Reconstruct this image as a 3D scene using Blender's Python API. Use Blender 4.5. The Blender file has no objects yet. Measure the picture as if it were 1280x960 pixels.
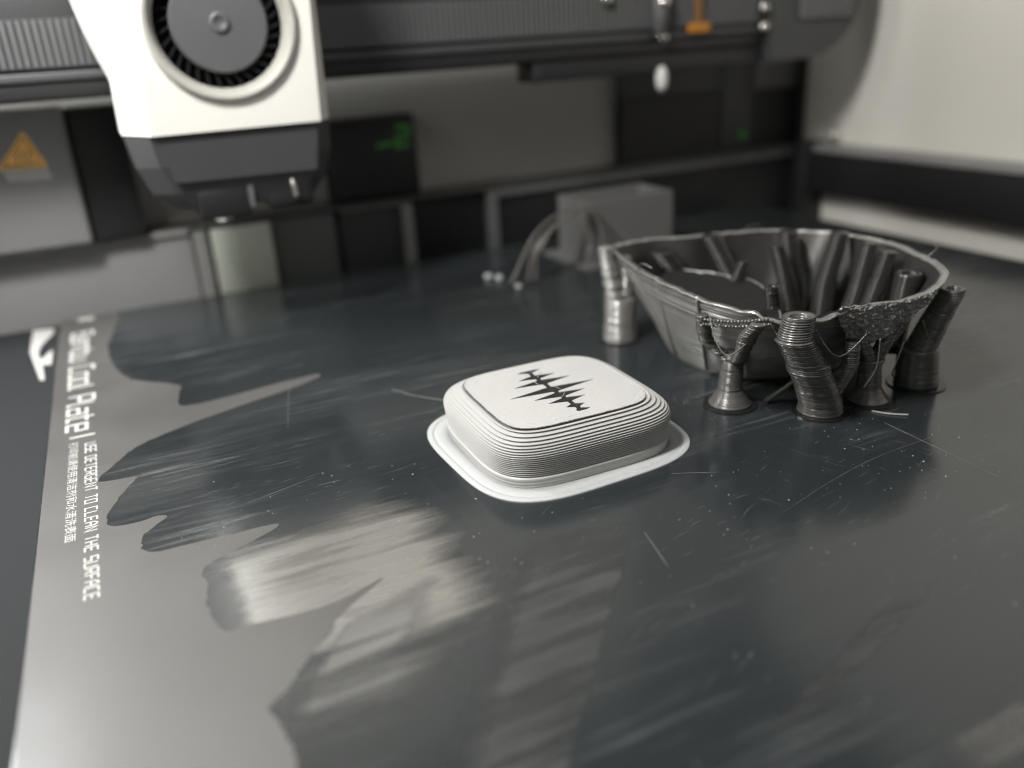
import bpy, bmesh, math, random
from mathutils import Vector, Matrix, noise
random.seed(7)
S = 0.001                                   # everything below is written in millimetres
scn = bpy.context.scene
C = scn.collection
PI = math.pi

# ------------------------------------------------------------------ camera
def build_camera():
    cd = bpy.data.cameras.new('camera'); co = bpy.data.objects.new('camera', cd); C.objects.link(co)
    yaw, pitch, roll = (math.radians(a) for a in (23.9, 22.3, -3.72))
    f = Vector((math.sin(yaw)*math.cos(pitch), math.cos(yaw)*math.cos(pitch), -math.sin(pitch)))
    r = Vector((math.cos(yaw), -math.sin(yaw), 0)); u = r.cross(f)
    r2 = r*math.cos(roll) + u*math.sin(roll); u2 = -r*math.sin(roll) + u*math.cos(roll)
    m = Matrix((r2, u2, -f)).transposed().to_4x4(); m.translation = (0.02350821, -0.01528882, 0.069)
    co.matrix_world = m
    cd.sensor_width = 36; cd.lens = 36*1050/1280
    cd.clip_start = 0.005; cd.clip_end = 50
    cd.dof.use_dof = True; cd.dof.focus_distance = 0.143; cd.dof.aperture_fstop = 9
    scn.camera = co
build_camera()

# ------------------------------------------------------------------ light
w = bpy.data.worlds.new('World'); scn.world = w; w.use_nodes = True
w.node_tree.nodes['Background'].inputs['Color'].default_value = (0.95, 0.97, 1.0, 1)
w.node_tree.nodes['Background'].inputs['Strength'].default_value = 0.10
def area(name, loc, aim, sx, sy, power, col):
    d = bpy.data.lights.new(name, 'AREA'); d.shape = 'RECTANGLE'; d.size = sx*S; d.size_y = sy*S
    d.energy = power; d.color = col
    o = bpy.data.objects.new(name, d); C.objects.link(o)
    o.location = Vector(loc)*S
    o.rotation_euler = (Vector(aim)-Vector(loc)).to_track_quat('-Z', 'Y').to_euler()
    return o
area('led_bar_light', (-48, 80, 222), (100, 130, 15), 30, 130, 1.6, (1.0, 0.985, 0.955))
area('led_bar_light_rear', (-58, 222, 112), (60, 215, 20), 20, 70, 0.34, (0.97, 0.99, 1.0))
area('front_fill_light', (60, -160, 300), (110, 170, 20), 160, 120, 0.12, (1.0, 0.98, 0.95))  # added weak fill from the open front, not a lamp of the place
scn.cycles.filter_width = 1.1
scn.view_settings.view_transform = 'Standard'; scn.view_settings.look = 'None'
scn.view_settings.exposure = 0; scn.view_settings.gamma = 1
scn.view_settings.use_curve_mapping = False

# ------------------------------------------------------------------ helpers
def mat(name, col, rough=0.5, metal=0.0, var=0.0, vscale=60, bump=0.0, bscale=900, rvar=0.0, spec=0.5, coat=0.0):
    m = bpy.data.materials.new(name); m.use_nodes = True
    nt = m.node_tree; b = nt.nodes['Principled BSDF']
    b.inputs['Base Color'].default_value = (*col, 1); b.inputs['Roughness'].default_value = rough
    b.inputs['Metallic'].default_value = metal; b.inputs['Specular IOR Level'].default_value = spec
    b.inputs['Coat Weight'].default_value = coat
    tc = nt.nodes.new('ShaderNodeTexCoord')
    if var > 0 or rvar > 0:
        n = nt.nodes.new('ShaderNodeTexNoise'); n.inputs['Scale'].default_value = vscale; n.inputs['Detail'].default_value = 6
        nt.links.new(tc.outputs['Object'], n.inputs['Vector'])
        if var > 0:
            mx = nt.nodes.new('ShaderNodeMix'); mx.data_type = 'RGBA'
            mx.inputs[6].default_value = (*[c*(1-var) for c in col], 1); mx.inputs[7].default_value = (*[min(1, c*(1+var)) for c in col], 1)
            nt.links.new(n.outputs['Fac'], mx.inputs[0]); nt.links.new(mx.outputs[2], b.inputs['Base Color'])
        if rvar > 0:
            mr = nt.nodes.new('ShaderNodeMapRange'); mr.inputs[1].default_value = .3; mr.inputs[2].default_value = .7
            mr.inputs[3].default_value = max(0.02, rough-rvar); mr.inputs[4].default_value = min(1, rough+rvar)
            nt.links.new(n.outputs['Fac'], mr.inputs[0]); nt.links.new(mr.outputs[0], b.inputs['Roughness'])
    if bump > 0:
        n2 = nt.nodes.new('ShaderNodeTexNoise'); n2.inputs['Scale'].default_value = bscale; n2.inputs['Detail'].default_value = 4
        nt.links.new(tc.outputs['Object'], n2.inputs['Vector'])
        bp = nt.nodes.new('ShaderNodeBump'); bp.inputs['Strength'].default_value = bump; bp.inputs['Distance'].default_value = 0.0003
        nt.links.new(n2.outputs['Fac'], bp.inputs['Height']); nt.links.new(bp.outputs['Normal'], b.inputs['Normal'])
    return m
def emit(name, col, strength):
    m = bpy.data.materials.new(name); m.use_nodes = True
    b = m.node_tree.nodes['Principled BSDF']
    b.inputs['Base Color'].default_value = (*[c*.3 for c in col], 1)
    b.inputs['Emission Color'].default_value = (*col, 1); b.inputs['Emission Strength'].default_value = strength
    return m

class MB:
    """collects shapes in millimetre world coordinates, then links them as ONE mesh object"""
    def __init__(s): s.v = []; s.f = []; s.smooth = []
    def add(s, vs, fs, smooth=False):
        n = len(s.v); s.v += [tuple(v) for v in vs]; s.f += [tuple(i+n for i in f) for f in fs]; s.smooth += [smooth]*len(fs); return s
    def box(s, x0, x1, y0, y1, z0, z1, bev=0.0):
        bm = bmesh.new(); bmesh.ops.create_cube(bm, size=1)
        for v in bm.verts: v.co = Vector(((x0+x1)/2+v.co.x*(x1-x0), (y0+y1)/2+v.co.y*(y1-y0), (z0+z1)/2+v.co.z*(z1-z0)))
        if bev: bmesh.ops.bevel(bm, geom=bm.edges[:], offset=bev, segments=3, affect='EDGES', profile=0.5)
        return s.bm(bm, bev > 0)
    def bm(s, bm, smooth=False):
        bm.verts.index_update(); s.add([v.co for v in bm.verts], [[v.index for v in f.verts] for f in bm.faces], smooth); bm.free(); return s
    def loft(s, rings, cap0=True, cap1=True, smooth=True):
        k = len(rings[0]); vs = [v for r in rings for v in r]; fs = []
        for i in range(len(rings)-1):
            for j in range(k):
                a, b = i*k+j, i*k+(j+1) % k; fs.append((a, b, b+k, a+k))
        if cap0: fs.append(tuple(range(k-1, -1, -1)))
        if cap1: fs.append(tuple((len(rings)-1)*k+j for j in range(k)))
        return s.add(vs, fs, smooth)
    def prism(s, pts, a0, a1, axis='z', smooth=False):
        def P(p, a): return {'z': (p[0], p[1], a), 'y': (p[0], a, p[1]), 'x': (a, p[0], p[1])}[axis]
        return s.loft([[P(p, a0) for p in pts], [P(p, a1) for p in pts]], smooth=smooth)
    def tube(s, path, rad, seg=12):
        rings = []; path = [Vector(p) for p in path]; up = Vector((0.13, 0.21, 0.97))
        for i, p in enumerate(path):
            t = (path[min(i+1, len(path)-1)]-path[max(i-1, 0)]).normalized()
            a = t.cross(up); a = a.normalized() if a.length > 1e-3 else t.cross(Vector((1, 0, 0))).normalized(); b = t.cross(a)
            r = rad[i] if isinstance(rad, (list, tuple)) else rad
            rings.append([p+(a*math.cos(2*PI*j/seg)+b*math.sin(2*PI*j/seg))*r for j in range(seg)])
        return s.loft(rings)
    def ball(s, c, r, sub=2, sc=(1, 1, 1)):
        bm = bmesh.new(); bmesh.ops.create_icosphere(bm, subdivisions=sub, radius=r)
        for v in bm.verts: v.co = Vector((v.co.x*sc[0]+c[0], v.co.y*sc[1]+c[1], v.co.z*sc[2]+c[2]))
        return s.bm(bm, True)
    def build(s, name, m, parent=None, **props):
        me = bpy.data.meshes.new(name)
        o0 = Vector(parent['_base']) if parent is not None else Vector((0, 0, 0))
        me.from_pydata([(Vector(v)-o0)*S for v in s.v], [], s.f); me.update()
        me.polygons.foreach_set('use_smooth', s.smooth)
        bm = bmesh.new(); bm.from_mesh(me); bmesh.ops.recalc_face_normals(bm, faces=bm.faces[:]); bm.to_mesh(me); bm.free()
        me.materials.append(m)
        o = bpy.data.objects.new(name, me); C.objects.link(o)
        if parent is not None:
            o.parent = parent; o['_base'] = parent['_base']
        else: o['_base'] = (0.0, 0.0, 0.0)
        for k, v in props.items(): o[k] = v
        return o
def thing(name, label, cat, base, group=None):
    o = bpy.data.objects.new(name, None); C.objects.link(o); o.empty_display_size = 0.01
    o.location = Vector(base)*S; o['_base'] = tuple(float(b) for b in base); o['label'] = label; o['category'] = cat
    if group: o['group'] = group
    return o
def superell(cx, cy, a, b, n, k, rot=0.0):
    out = []
    for i in range(k):
        t = 2*PI*i/k; ct, st = math.cos(t), math.sin(t)
        x = a*math.copysign(abs(ct)**(2/n), ct); y = b*math.copysign(abs(st)**(2/n), st)
        out.append((cx+x*math.cos(rot)-y*math.sin(rot), cy+x*math.sin(rot)+y*math.cos(rot)))
    return out
def holed_sheet(outer, holes, thick):
    """flat sheet with cut-outs in the XY plane, z from 0 to -thick (millimetres)"""
    cu = bpy.data.curves.new('sheet', 'CURVE'); cu.dimensions = '2D'; cu.fill_mode = 'BOTH'; cu.extrude = thick/2
    for loop in [outer]+holes:
        sp = cu.splines.new('POLY'); sp.points.add(len(loop)-1); sp.use_cyclic_u = True
        for p, q in zip(sp.points, loop): p.co = (q[0], q[1], 0, 1)
    o = bpy.data.objects.new('sheet', cu); C.objects.link(o); bpy.context.view_layer.update()
    me = bpy.data.meshes.new_from_object(o.evaluated_get(bpy.context.evaluated_depsgraph_get()))
    mb = MB().add([(v.co.x, v.co.y, v.co.z-thick/2) for v in me.vertices], [tuple(p.vertices) for p in me.polygons])
    bpy.data.objects.remove(o); bpy.data.curves.remove(cu); bpy.data.meshes.remove(me)
    return mb
def catmull(pts, n, closed=True):
    out = []; k = len(pts); segs = k if closed else k-1
    for s_ in range(segs):
        p = [Vector(pts[(s_+d) % k] if closed else pts[min(max(s_+d, 0), k-1)]) for d in (-1, 0, 1, 2)]
        for i in range(n):
            t = i/n
            out.append(0.5*((2*p[1])+(p[2]-p[0])*t+(2*p[0]-5*p[1]+4*p[2]-p[3])*t*t+(3*p[1]-p[0]-3*p[2]+p[3])*t**3))
    if not closed: out.append(Vector(pts[-1]))
    return out

# ------------------------------------------------------------------ materials
M = {}
M['wall'] = mat('pale_grey_panel', (.66, .64, .59), .55, var=.06, vscale=25, bump=.05)
M['back'] = mat('rear_panel_grey', (.36, .355, .33), .5, var=.06, vscale=30)
M['dark'] = mat('dark_grey_plastic', (.050, .051, .053), .45, var=.12, bump=.1)
M['mid'] = mat('mid_grey_plastic', (.11, .11, .113), .5, var=.08, bump=.08)
M['blade'] = mat('fan_black', (.008, .008, .009), .8, spec=.2)
M['light'] = mat('glare_paled_grey', (.24, .24, .245), .5, var=.06)  # paler grey carries the glare lying over the left panel and housing
M['black'] = mat('black_plastic', (.012, .012, .013), .5, var=.1)
M['lip'] = mat('pale_grey_edge', (.24, .24, .235), .45, var=.15)  # paler grey shared by lips, frames and the edge strip
M['white'] = mat('white_plastic', (.80, .79, .74), .42, var=.02, vscale=40, bump=.04)
M['bezel'] = mat('warm_grey_plastic', (.42, .415, .38), .4, var=.03)
M['hub'] = mat('fan_hub_grey', (.105, .106, .11), .4, var=.06)
M['steel'] = mat('steel', (.75, .73, .68), .18, metal=1)
M['pla'] = mat('white_filament', (.41, .407, .394), .34, var=.03, vscale=350, bump=.05, bscale=3000)
M['brim'] = mat('white_filament_brim', (.42, .43, .43), .42, var=.04, vscale=200, bump=.1, bscale=2500)
M['box'] = mat('pale_grey_filament', (.125, .125, .123), .45, var=.06, vscale=120)
M['string'] = mat('pale_grey_strand', (.11, .106, .098), .35, var=.1)
M['clear'] = mat('clear_blob', (.45, .46, .46), .12)
M['orange'] = mat('orange_film', (.42, .17, .02), .5)
M['sticker'] = mat('amber_sticker', (1.0, .58, .20), .5, var=.02)
M['strip'] = mat('grey_sticker_strip', (.42, .42, .42), .5, var=.2, vscale=400)
M['ink'] = mat('dark_sticker_ink', (.30, .15, .03), .6)
M['print'] = mat('white_print', (.55, .545, .52), .5)
M['bed'] = mat('black_bed_coating', (.02, .021, .023), .75, spec=.25)
M['pad'] = mat('off_white_pad', (.62, .66, .58), .55, var=.03)
M['green'] = emit('green_lamp', (.12, .50, .10), .05)
M['scratch'] = mat('coating_burr', (.16, .16, .155), .45, var=.6, vscale=300)
M['flake'] = mat('pale_flake', (.55, .55, .53), .35)

def filament_black(name, col, rough, metal):
    m = mat(name, col, rough, metal=metal, var=.35, vscale=250)
    nt = m.node_tree; b = nt.nodes['Principled BSDF']
    tc = nt.nodes.new('ShaderNodeTexCoord'); mp = nt.nodes.new('ShaderNodeMapping'); mp.inputs['Scale'].default_value = (40, 40, 5200)
    n = nt.nodes.new('ShaderNodeTexNoise'); n.inputs['Scale'].default_value = 1; n.inputs['Detail'].default_value = 2
    bp = nt.nodes.new('ShaderNodeBump'); bp.inputs['Strength'].default_value = .75; bp.inputs['Distance'].default_value = .0002
    nt.links.new(tc.outputs['Object'], mp.inputs[0]); nt.links.new(mp.outputs[0], n.inputs['Vector'])
    nt.links.new(n.outputs['Fac'], bp.inputs['Height']); nt.links.new(bp.outputs[0], b.inputs['Normal'])
    return m
M['bowl'] = filament_black('dark_silver_filament', (.34, .335, .32), .29, .58)
M['support'] = filament_black('glossy_black_filament', (.13, .128, .122), .27, .42)
M['inner_skin'] = mat('shaded_filament_inside', (.065, .064, .061), .30, metal=.5, var=.3, vscale=250)  # bowl filament again, darkened to put the interior shade into its colour
M['inner'] = mat('shaded_filament_branch', (.028, .027, .026), .24, metal=.25, var=.3, vscale=250)  # same filament on the branches, with the bowl's inner shade in the tone
M['bowl_in'] = mat('shaded_filament_infill', (.012, .012, .012), .6, var=.2, vscale=300, spec=.25)  # floor and torn layer, blackened to stand for shade inside the bowl
M['seam'] = mat('lit_filament_seam', (.45, .44, .42), .3, metal=.5)  # bowl filament made paler so the seams look lit

def plate_material():
    m = bpy.data.materials.new('dark_coated_sheet'); m.use_nodes = True
    nt = m.node_tree; L = nt.links; b = nt.nodes['Principled BSDF']
    N = nt.nodes.new
    tc = N('ShaderNodeTexCoord')
    mp = N('ShaderNodeMapping'); mp.inputs['Rotation'].default_value = (0, 0, math.radians(8)); mp.inputs['Scale'].default_value = (14, 120, 1)
    L.new(tc.outputs['Object'], mp.inputs[0])
    streak = N('ShaderNodeTexNoise'); streak.inputs['Scale'].default_value = 1; streak.inputs['Detail'].default_value = 8; streak.inputs['Roughness'].default_value = .65
    L.new(mp.outputs[0], streak.inputs['Vector'])
    mp2 = N('ShaderNodeMapping'); mp2.inputs['Rotation'].default_value = (0, 0, math.radians(-4)); mp2.inputs['Scale'].default_value = (45, 900, 1)
    L.new(tc.outputs['Object'], mp2.inputs[0])
    fine = N('ShaderNodeTexNoise'); fine.inputs['Scale'].default_value = 1; fine.inputs['Detail'].default_value = 5
    L.new(mp2.outputs[0], fine.inputs['Vector'])
    big = N('ShaderNodeTexNoise'); big.inputs['Scale'].default_value = 22; big.inputs['Detail'].default_value = 3
    L.new(tc.outputs['Object'], big.inputs['Vector'])
    # dried residue: where streak and large noise are both high
    mul = N('ShaderNodeMath'); mul.operation = 'MULTIPLY'; L.new(streak.outputs['Fac'], mul.inputs[0]); L.new(big.outputs['Fac'], mul.inputs[1])
    res = N('ShaderNodeMapRange'); res.inputs[1].default_value = .24; res.inputs[2].default_value = .42; L.new(mul.outputs[0], res.inputs[0])
    fm = N('ShaderNodeMapRange'); fm.inputs[1].default_value = .45; fm.inputs[2].default_value = .72; L.new(fine.outputs['Fac'], fm.inputs[0])
    rm = N('ShaderNodeMath'); rm.operation = 'MULTIPLY'; L.new(res.outputs[0], rm.inputs[0]); L.new(fm.outputs[0], rm.inputs[1])
    mx = N('ShaderNodeMix'); mx.data_type = 'RGBA'; mx.inputs[6].default_value = (.020, .0235, .0255, 1); mx.inputs[7].default_value = (.10, .105, .105, 1)
    L.new(rm.outputs[0], mx.inputs[0]); L.new(mx.outputs[2], b.inputs['Base Color'])
    r1 = N('ShaderNodeMapRange'); r1.inputs[1].default_value = .3; r1.inputs[2].default_value = .7; r1.inputs[3].default_value = .10; r1.inputs[4].default_value = .24
    L.new(streak.outputs['Fac'], r1.inputs[0])
    ra = N('ShaderNodeMath'); ra.operation = 'MULTIPLY_ADD'; ra.inputs[1].default_value = .25; L.new(rm.outputs[0], ra.inputs[0]); L.new(r1.outputs[0], ra.inputs[2])
    L.new(ra.outputs[0], b.inputs['Roughness'])
    bp = N('ShaderNodeBump'); bp.inputs['Strength'].default_value = .06; bp.inputs['Distance'].default_value = .0002
    L.new(fine.outputs['Fac'], bp.inputs['Height']); L.new(bp.outputs[0], b.inputs['Normal'])
    b.inputs['IOR'].default_value = 1.66
    return m
M['plate'] = plate_material()
def film_material():
    m = mat('dried_glue_film', (.070, .067, .063), .45, var=.16, vscale=38, rvar=.08, bump=.05, bscale=400)
    m.node_tree.nodes['Principled BSDF'].inputs['IOR'].default_value = 1.85
    return m
M['film'] = film_material()

# ------------------------------------------------------------------ the setting: chamber of the machine
def struct(name, m, mb):
    return mb.build(name, m, kind='structure')
struct('right_wall', M['wall'], MB().box(300, 306, -40, 284, -70, 262))
struct('left_wall', M['wall'], MB().box(-76, -70, -40, 300, -70, 262))
struct('back_wall', M['back'], MB().box(-69.9, 299.9, 284, 290, -70, 262))
struct('chamber_floor', M['dark'], MB().box(-69.9, 299.9, -40, 283.9, -76, -70))
struct('ceiling', M['dark'], MB().box(-69.9, 299.9, 20, 283.9, 256, 262))

# ------------------------------------------------------------------ heatbed and build plate
hb = thing('heated_bed', 'dark slab under the build plate with a white printed arrow mark at its left rim', 'heated bed', (120, 128, -14))
MB().box(-20, 266, -6, 262, -14, -2.2, .6).build('bed_slab', M['bed'], hb)
hook = [(-7.8, 260.3), (-2.1, 258.6), (-2.0, 254.0), (-4.9, 242.5), (-5.4, 236.1), (-4.5, 228.1), (-2.6, 234.2), (-1.8, 236.5), (-1.7, 222.7), (-3.9, 224.2), (-2.8, 211.0), (-3.8, 210.9), (-7.4, 237.5)]
MB().prism(hook, -2.21, -2.14).build('arrow_mark', M['print'], hb)

bp = thing('build_plate', 'dark glossy sheet with white lettering and dried glue smears along its left edge', 'build plate', (128, 128, -2.1))
outline = []
for cx, cy, a0 in ((252, 254, 0), (4, 254, 90), (4, 3, 180), (252, 3, 270)):
    for i in range(9):
        a = math.radians(a0+i*90/8); outline.append((cx+4*math.cos(a), cy+3.5*math.sin(a)))
MB().loft([[(x, y, -2.1) for x, y in outline], [(x, y, -.15) for x, y in outline],
           [(128+(x-128)*.9988, 128+(y-128)*.9988, 0) for x, y in outline]], smooth=False).build('sheet', M['plate'], bp)
# glue film, wiped into fingers on its right side
film = [(.3, 257), (15, 257), (14.5, 238), (12.5, 222), (13.5, 205), (17, 192), (26.5, 181.3), (26.3, 175.3), (27.4, 166.7), (47.9, 168.8), (56, 169.4), (55.5, 166.6), (46.8, 162.9), (29.7, 157.4), (20.7, 153.2), (16.4, 150.5), (13.1, 145.9), (9.2, 138.9), (12.1, 137.5), (15.8, 136.6), (14.1, 133.2), (11.8, 128.1), (10.5, 124.1), (10.7, 120.6), (12.2, 119.6), (15.3, 119.2), (17.5, 119.6), (19.3, 119.1), (19.2, 118.0), (16.1, 114.9), (15.3, 112.4), (15.3, 109.8), (17.2, 108.0), (21.1, 107.7), (27.0, 107.3), (35.5, 106.3), (28.8, 102.4), (24.4, 100.6), (22.7, 98.3), (23.2, 95.1), (22.5, 90.3), (23.1, 85.1), (24.3, 82.5), (26.8, 82.6), (34.0, 81.7), (39.5, 81.9), (45.8, 83.8), (38.2, 78.7), (36.3, 75.7), (34.4, 74.1), (31.8, 71.4), (29.2, 68.2), (27.5, 66.9), (26.5, 66.0), (27.2, 62.9), (27.7, 58.7), (27.7, 55.7), (27.7, 51.1), (29.6, 44.0), (31, 30), (26, 14), (27, .5), (.3, .5)]
fine = [(film[0])]
for p in catmull([(x, y, 0) for x, y in film[:-2]], 6, False):
    n = noise.noise_vector(Vector((p.x*.5, p.y*1.1, 3)))*.3+noise.noise_vector(Vector((p.x*1.6, p.y*3, 9)))*.15
    fine.append((max(p.x+n.x*1.2, .3), min(257, p.y+n.y*.5)))
fine += film[-2:]
mb = holed_sheet(fine, [], .02); mb.v = [(x, y, z+.035) for x, y, z in mb.v]
mb.build('glue_film', M['film'], bp)

# clear wiped glue, glossier than the coating, in streaks along the wiping direction
def smear_material(col, ior, r0, r1):
    m = bpy.data.materials.new('glossy_glue_smear'); m.use_nodes = True
    nt = m.node_tree; L = nt.links; b = nt.nodes['Principled BSDF']; N = nt.nodes.new; out = nt.nodes['Material Output']
    b.inputs['Base Color'].default_value = (*col, 1); b.inputs['IOR'].default_value = ior
    tc = N('ShaderNodeTexCoord'); mp = N('ShaderNodeMapping'); mp.inputs['Rotation'].default_value = (0, 0, math.radians(-3)); mp.inputs['Scale'].default_value = (40, 420, 1)
    L.new(tc.outputs['Object'], mp.inputs[0])
    n = N('ShaderNodeTexNoise'); n.inputs['Scale'].default_value = 1; n.inputs['Detail'].default_value = 6; L.new(mp.outputs[0], n.inputs['Vector'])
    rr = N('ShaderNodeMapRange'); rr.inputs[1].default_value = .3; rr.inputs[2].default_value = .7; rr.inputs[3].default_value = r0; rr.inputs[4].default_value = r1
    L.new(n.outputs['Fac'], rr.inputs[0]); L.new(rr.outputs[0], b.inputs['Roughness'])
    uv = N('ShaderNodeAttribute'); uv.attribute_name = 'cover'
    ad = N('ShaderNodeMath'); ad.operation = 'MULTIPLY_ADD'; ad.inputs[1].default_value = 1.6; ad.inputs[2].default_value = -.8; L.new(n.outputs['Fac'], ad.inputs[0])
    a2 = N('ShaderNodeMath'); a2.operation = 'ADD'; L.new(ad.outputs[0], a2.inputs[0]); L.new(uv.outputs['Fac'], a2.inputs[1])
    cl = N('ShaderNodeMapRange'); cl.inputs[1].default_value = .22; cl.inputs[2].default_value = .92; L.new(a2.outputs[0], cl.inputs[0])
    tr = N('ShaderNodeBsdfTransparent'); mx = N('ShaderNodeMixShader'); L.new(cl.outputs[0], mx.inputs[0]); L.new(tr.outputs[0], mx.inputs[1]); L.new(b.outputs[0], mx.inputs[2])
    L.new(mx.outputs[0], out.inputs['Surface'])
    return m
GX, GY = 44, 52; mb = MB(); cov = []
for i in range(GX+1):
    for j in range(GY+1):
        x, y = 22+i*.9, 62+j*.95; mb.v.append((x, y, .006))
        top = 104+(x-24)*.12; bot = 66+.35*max(0, 40-x)
        c = min(1, max(0, (top-y)/9))*min(1, max(0, (y-bot)/9))*min(1, max(0, (61-x)/9))*min(1, max(0, (x-25.2-.04*(95-y))/2.5)); cov.append(c)
for i in range(GX):
    for j in range(GY): mb.f.append((i*(GY+1)+j, (i+1)*(GY+1)+j, (i+1)*(GY+1)+j+1, i*(GY+1)+j+1)); mb.smooth.append(False)
sm = mb.build('glossy_smear', smear_material((.11, .106, .094), 3.6, .20, .36), bp)
at_ = sm.data.attributes.new('cover', 'FLOAT', 'POINT'); at_.data.foreach_set('value', cov)
def faint_smear(quad, soft, z, col, lift):
    """a wiped stripe of thin residue: quad = near-left, far-left, far-right, near-right corners"""
    A_, B_, C_, D_ = (Vector((*q, 0)) for q in quad); mb = MB(); cov = []; n = 46
    for i in range(n+1):
        for j in range(n+1):
            u, v = i/n, j/n; p = A_.lerp(D_, u).lerp(B_.lerp(C_, u), v); mb.v.append((p.x, p.y, z))
            e = lambda t, k: min(1, t/k) if k > 0 else 1
            cov.append(lift*e(u, soft[0])*e(1-u, soft[1])*e(v, soft[2])*e(1-v, soft[3]))
    for i in range(n):
        for j in range(n): mb.f.append((i*(n+1)+j, (i+1)*(n+1)+j, (i+1)*(n+1)+j+1, i*(n+1)+j+1)); mb.smooth.append(False)
    o = mb.build('residue_smear', smear_material(col, 2.0, .28, .45), bp)
    o.data.attributes.new('cover', 'FLOAT', 'POINT').data.foreach_set('value', cov)
faint_smear([(39, 44), (69, 90.5), (86.1, 80.1), (50.8, 40)], (.3, .03, 0, .3), .010, (.034, .036, .037), .76)
faint_smear([(70, 36), (104.8, 47.4), (111.7, 45.9), (78, 35.5)], (.25, .1, .15, .3), .012, (.028, .030, .031), .72)
faint_smear([(84, 22), (84, 28), (102, 28.5), (102, 20)], (.3, .2, .3, .3), .014, (.07, .07, .068), .68)
faint_smear([(30, 66), (38, 78), (58, 84), (46, 68)], (.12, .3, .2, .25), .016, (.13, .128, .12), .72)
faint_smear([(27, 60), (30, 70), (52, 70), (46, 58)], (.15, .4, .3, .3), .018, (.08, .08, .078), .70)

# lettering --------------------------------------------------------------
G = {'B': (4, [[(0, 0), (0, 6), (3.6, 6), (3.6, 3.3), (.4, 3.3)], [(3.6, 3.3), (4, 2.9), (4, 0), (0, 0)]]),
     'a': (4, [[(.4, 4.3), (4, 4.3), (4, 0), (0, 0), (0, 2.4), (3.6, 2.4)]]),
     'm': (6, [[(0, 0), (0, 4.3), (6, 4.3), (6, 0)], [(3, 0), (3, 4)]]),
     'b': (4, [[(0, 6), (0, 0), (4, 0), (4, 4.3), (.4, 4.3)]]),
     'u': (4, [[(0, 4.3), (0, 0), (4, 0), (4, 4.3)]]),
     'C': (4, [[(4, 6), (0, 6), (0, 0), (4, 0)]]),
     'o': (4, [[(0, 2), (0, 4.3), (4, 4.3), (4, 0), (0, 0), (0, 2)]]),
     'l': (1.4, [[(0, 6), (0, 0), (1.4, 0)]]),
     'P': (4, [[(0, 0), (0, 6), (4, 6), (4, 2.6), (.4, 2.6)]]),
     't': (3, [[(.6, 6), (.6, 0), (3, 0)], [(-.4, 4.3), (.2, 4.3)], [(1, 4.3), (3, 4.3)]]),
     'e': (4, [[(4, 0), (0, 0), (0, 4.3), (4, 4.3), (4, 2.1), (.4, 2.1)]]),
     'U': (4, [[(0, 6), (0, 0), (4, 0), (4, 6)]]),
     'S': (4, [[(4, 6), (0, 6), (0, 3), (4, 3), (4, 0), (0, 0)]]),
     'E': (4, [[(4, 6), (0, 6), (0, 0), (4, 0)], [(.4, 3), (3.5, 3)]]),
     'D': (4, [[(0, 3), (0, 6), (3.2, 6), (4, 5.2), (4, .8), (3.2, 0), (0, 0), (0, 3)]]),
     'T': (4, [[(0, 6), (4, 6)], [(2, 5.6), (2, 0)]]),
     'R': (4, [[(0, 0), (0, 6), (4, 6), (4, 2.8), (.4, 2.8)], [(1.8, 2.4), (4, 0)]]),
     'G': (4, [[(4, 6), (0, 6), (0, 0), (4, 0), (4, 3), (2.2, 3)]]),
     'N': (4, [[(0, 0), (0, 6), (4, 0), (4, 6)]]),
     'O': (4, [[(0, 3), (0, 6), (4, 6), (4, 0), (0, 0), (0, 3)]]),
     'L': (4, [[(0, 6), (0, 0), (4, 0)]]),
     'A': (4, [[(0, 0), (0, 4.4), (1.3, 6), (2.7, 6), (4, 4.4), (4, 0)], [(.4, 2.8), (3.6, 2.8)]]),
     'H': (4, [[(0, 0), (0, 6)], [(4, 0), (4, 6)], [(.4, 3), (3.6, 3)]]),
     'F': (4, [[(0, 0), (0, 6), (4, 6)], [(.4, 3), (3.5, 3)]]),
     ' ': (2.2, [])}
def stroke(mb, pts, hw, tr):
    n = len(pts); P = [Vector(p) for p in pts]; vs = []
    closed = (P[0]-P[-1]).length < 1e-6
    for i, p in enumerate(P):
        d0 = (p-P[i-1]).normalized() if i else ((P[0]-P[-2]).normalized() if closed else None)
        d1 = (P[i+1]-p).normalized() if i < n-1 else ((P[1]-P[0]).normalized() if closed else None)
        if d0 is None: d0 = d1
        if d1 is None: d1 = d0
        n0 = Vector((-d0.y, d0.x)); n1 = Vector((-d1.y, d1.x)); mi = (n0+n1).normalized(); k = min(2.2, 1/max(.2, mi.dot(n0)))
        vs += [tr(p+mi*hw*k), tr(p-mi*hw*k)]
    mb.add(vs, [(2*i, 2*i+1, 2*i+3, 2*i+2) for i in range(n-1)])
def write_line(name, text, x0, y0, cap, length, hw, gap=1.7):
    tot = sum(G[c][0]+gap for c in text)-gap; su = length/tot; sv = cap/6
    mb = MB(); u = 0
    for c in text:
        w_, lines = G[c]
        for ln in lines:
            stroke(mb, ln, hw, lambda p, u=u: (x0+p.y*sv, y0-(u+p.x)*su, .07))
        u += w_+gap
    return mb.build(name, M['print'], bp)
write_line('title_lettering', 'Bambu Cool Plate', 3.6, 240.6, 5.2, 75.0, .42)
write_line('notice_lettering', 'USE DETERGENT TO CLEAN THE SURFACE', 7.15, 157.6, 1.85, 57.8, .46, 1.9)
MB().add([(4.2, 162.5, .07), (4.2, 161.7, .07), (8.9, 161.7, .07), (8.9, 162.5, .07)], [(0, 1, 2, 3)]).build('divider_mark', M['print'], bp)
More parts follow.
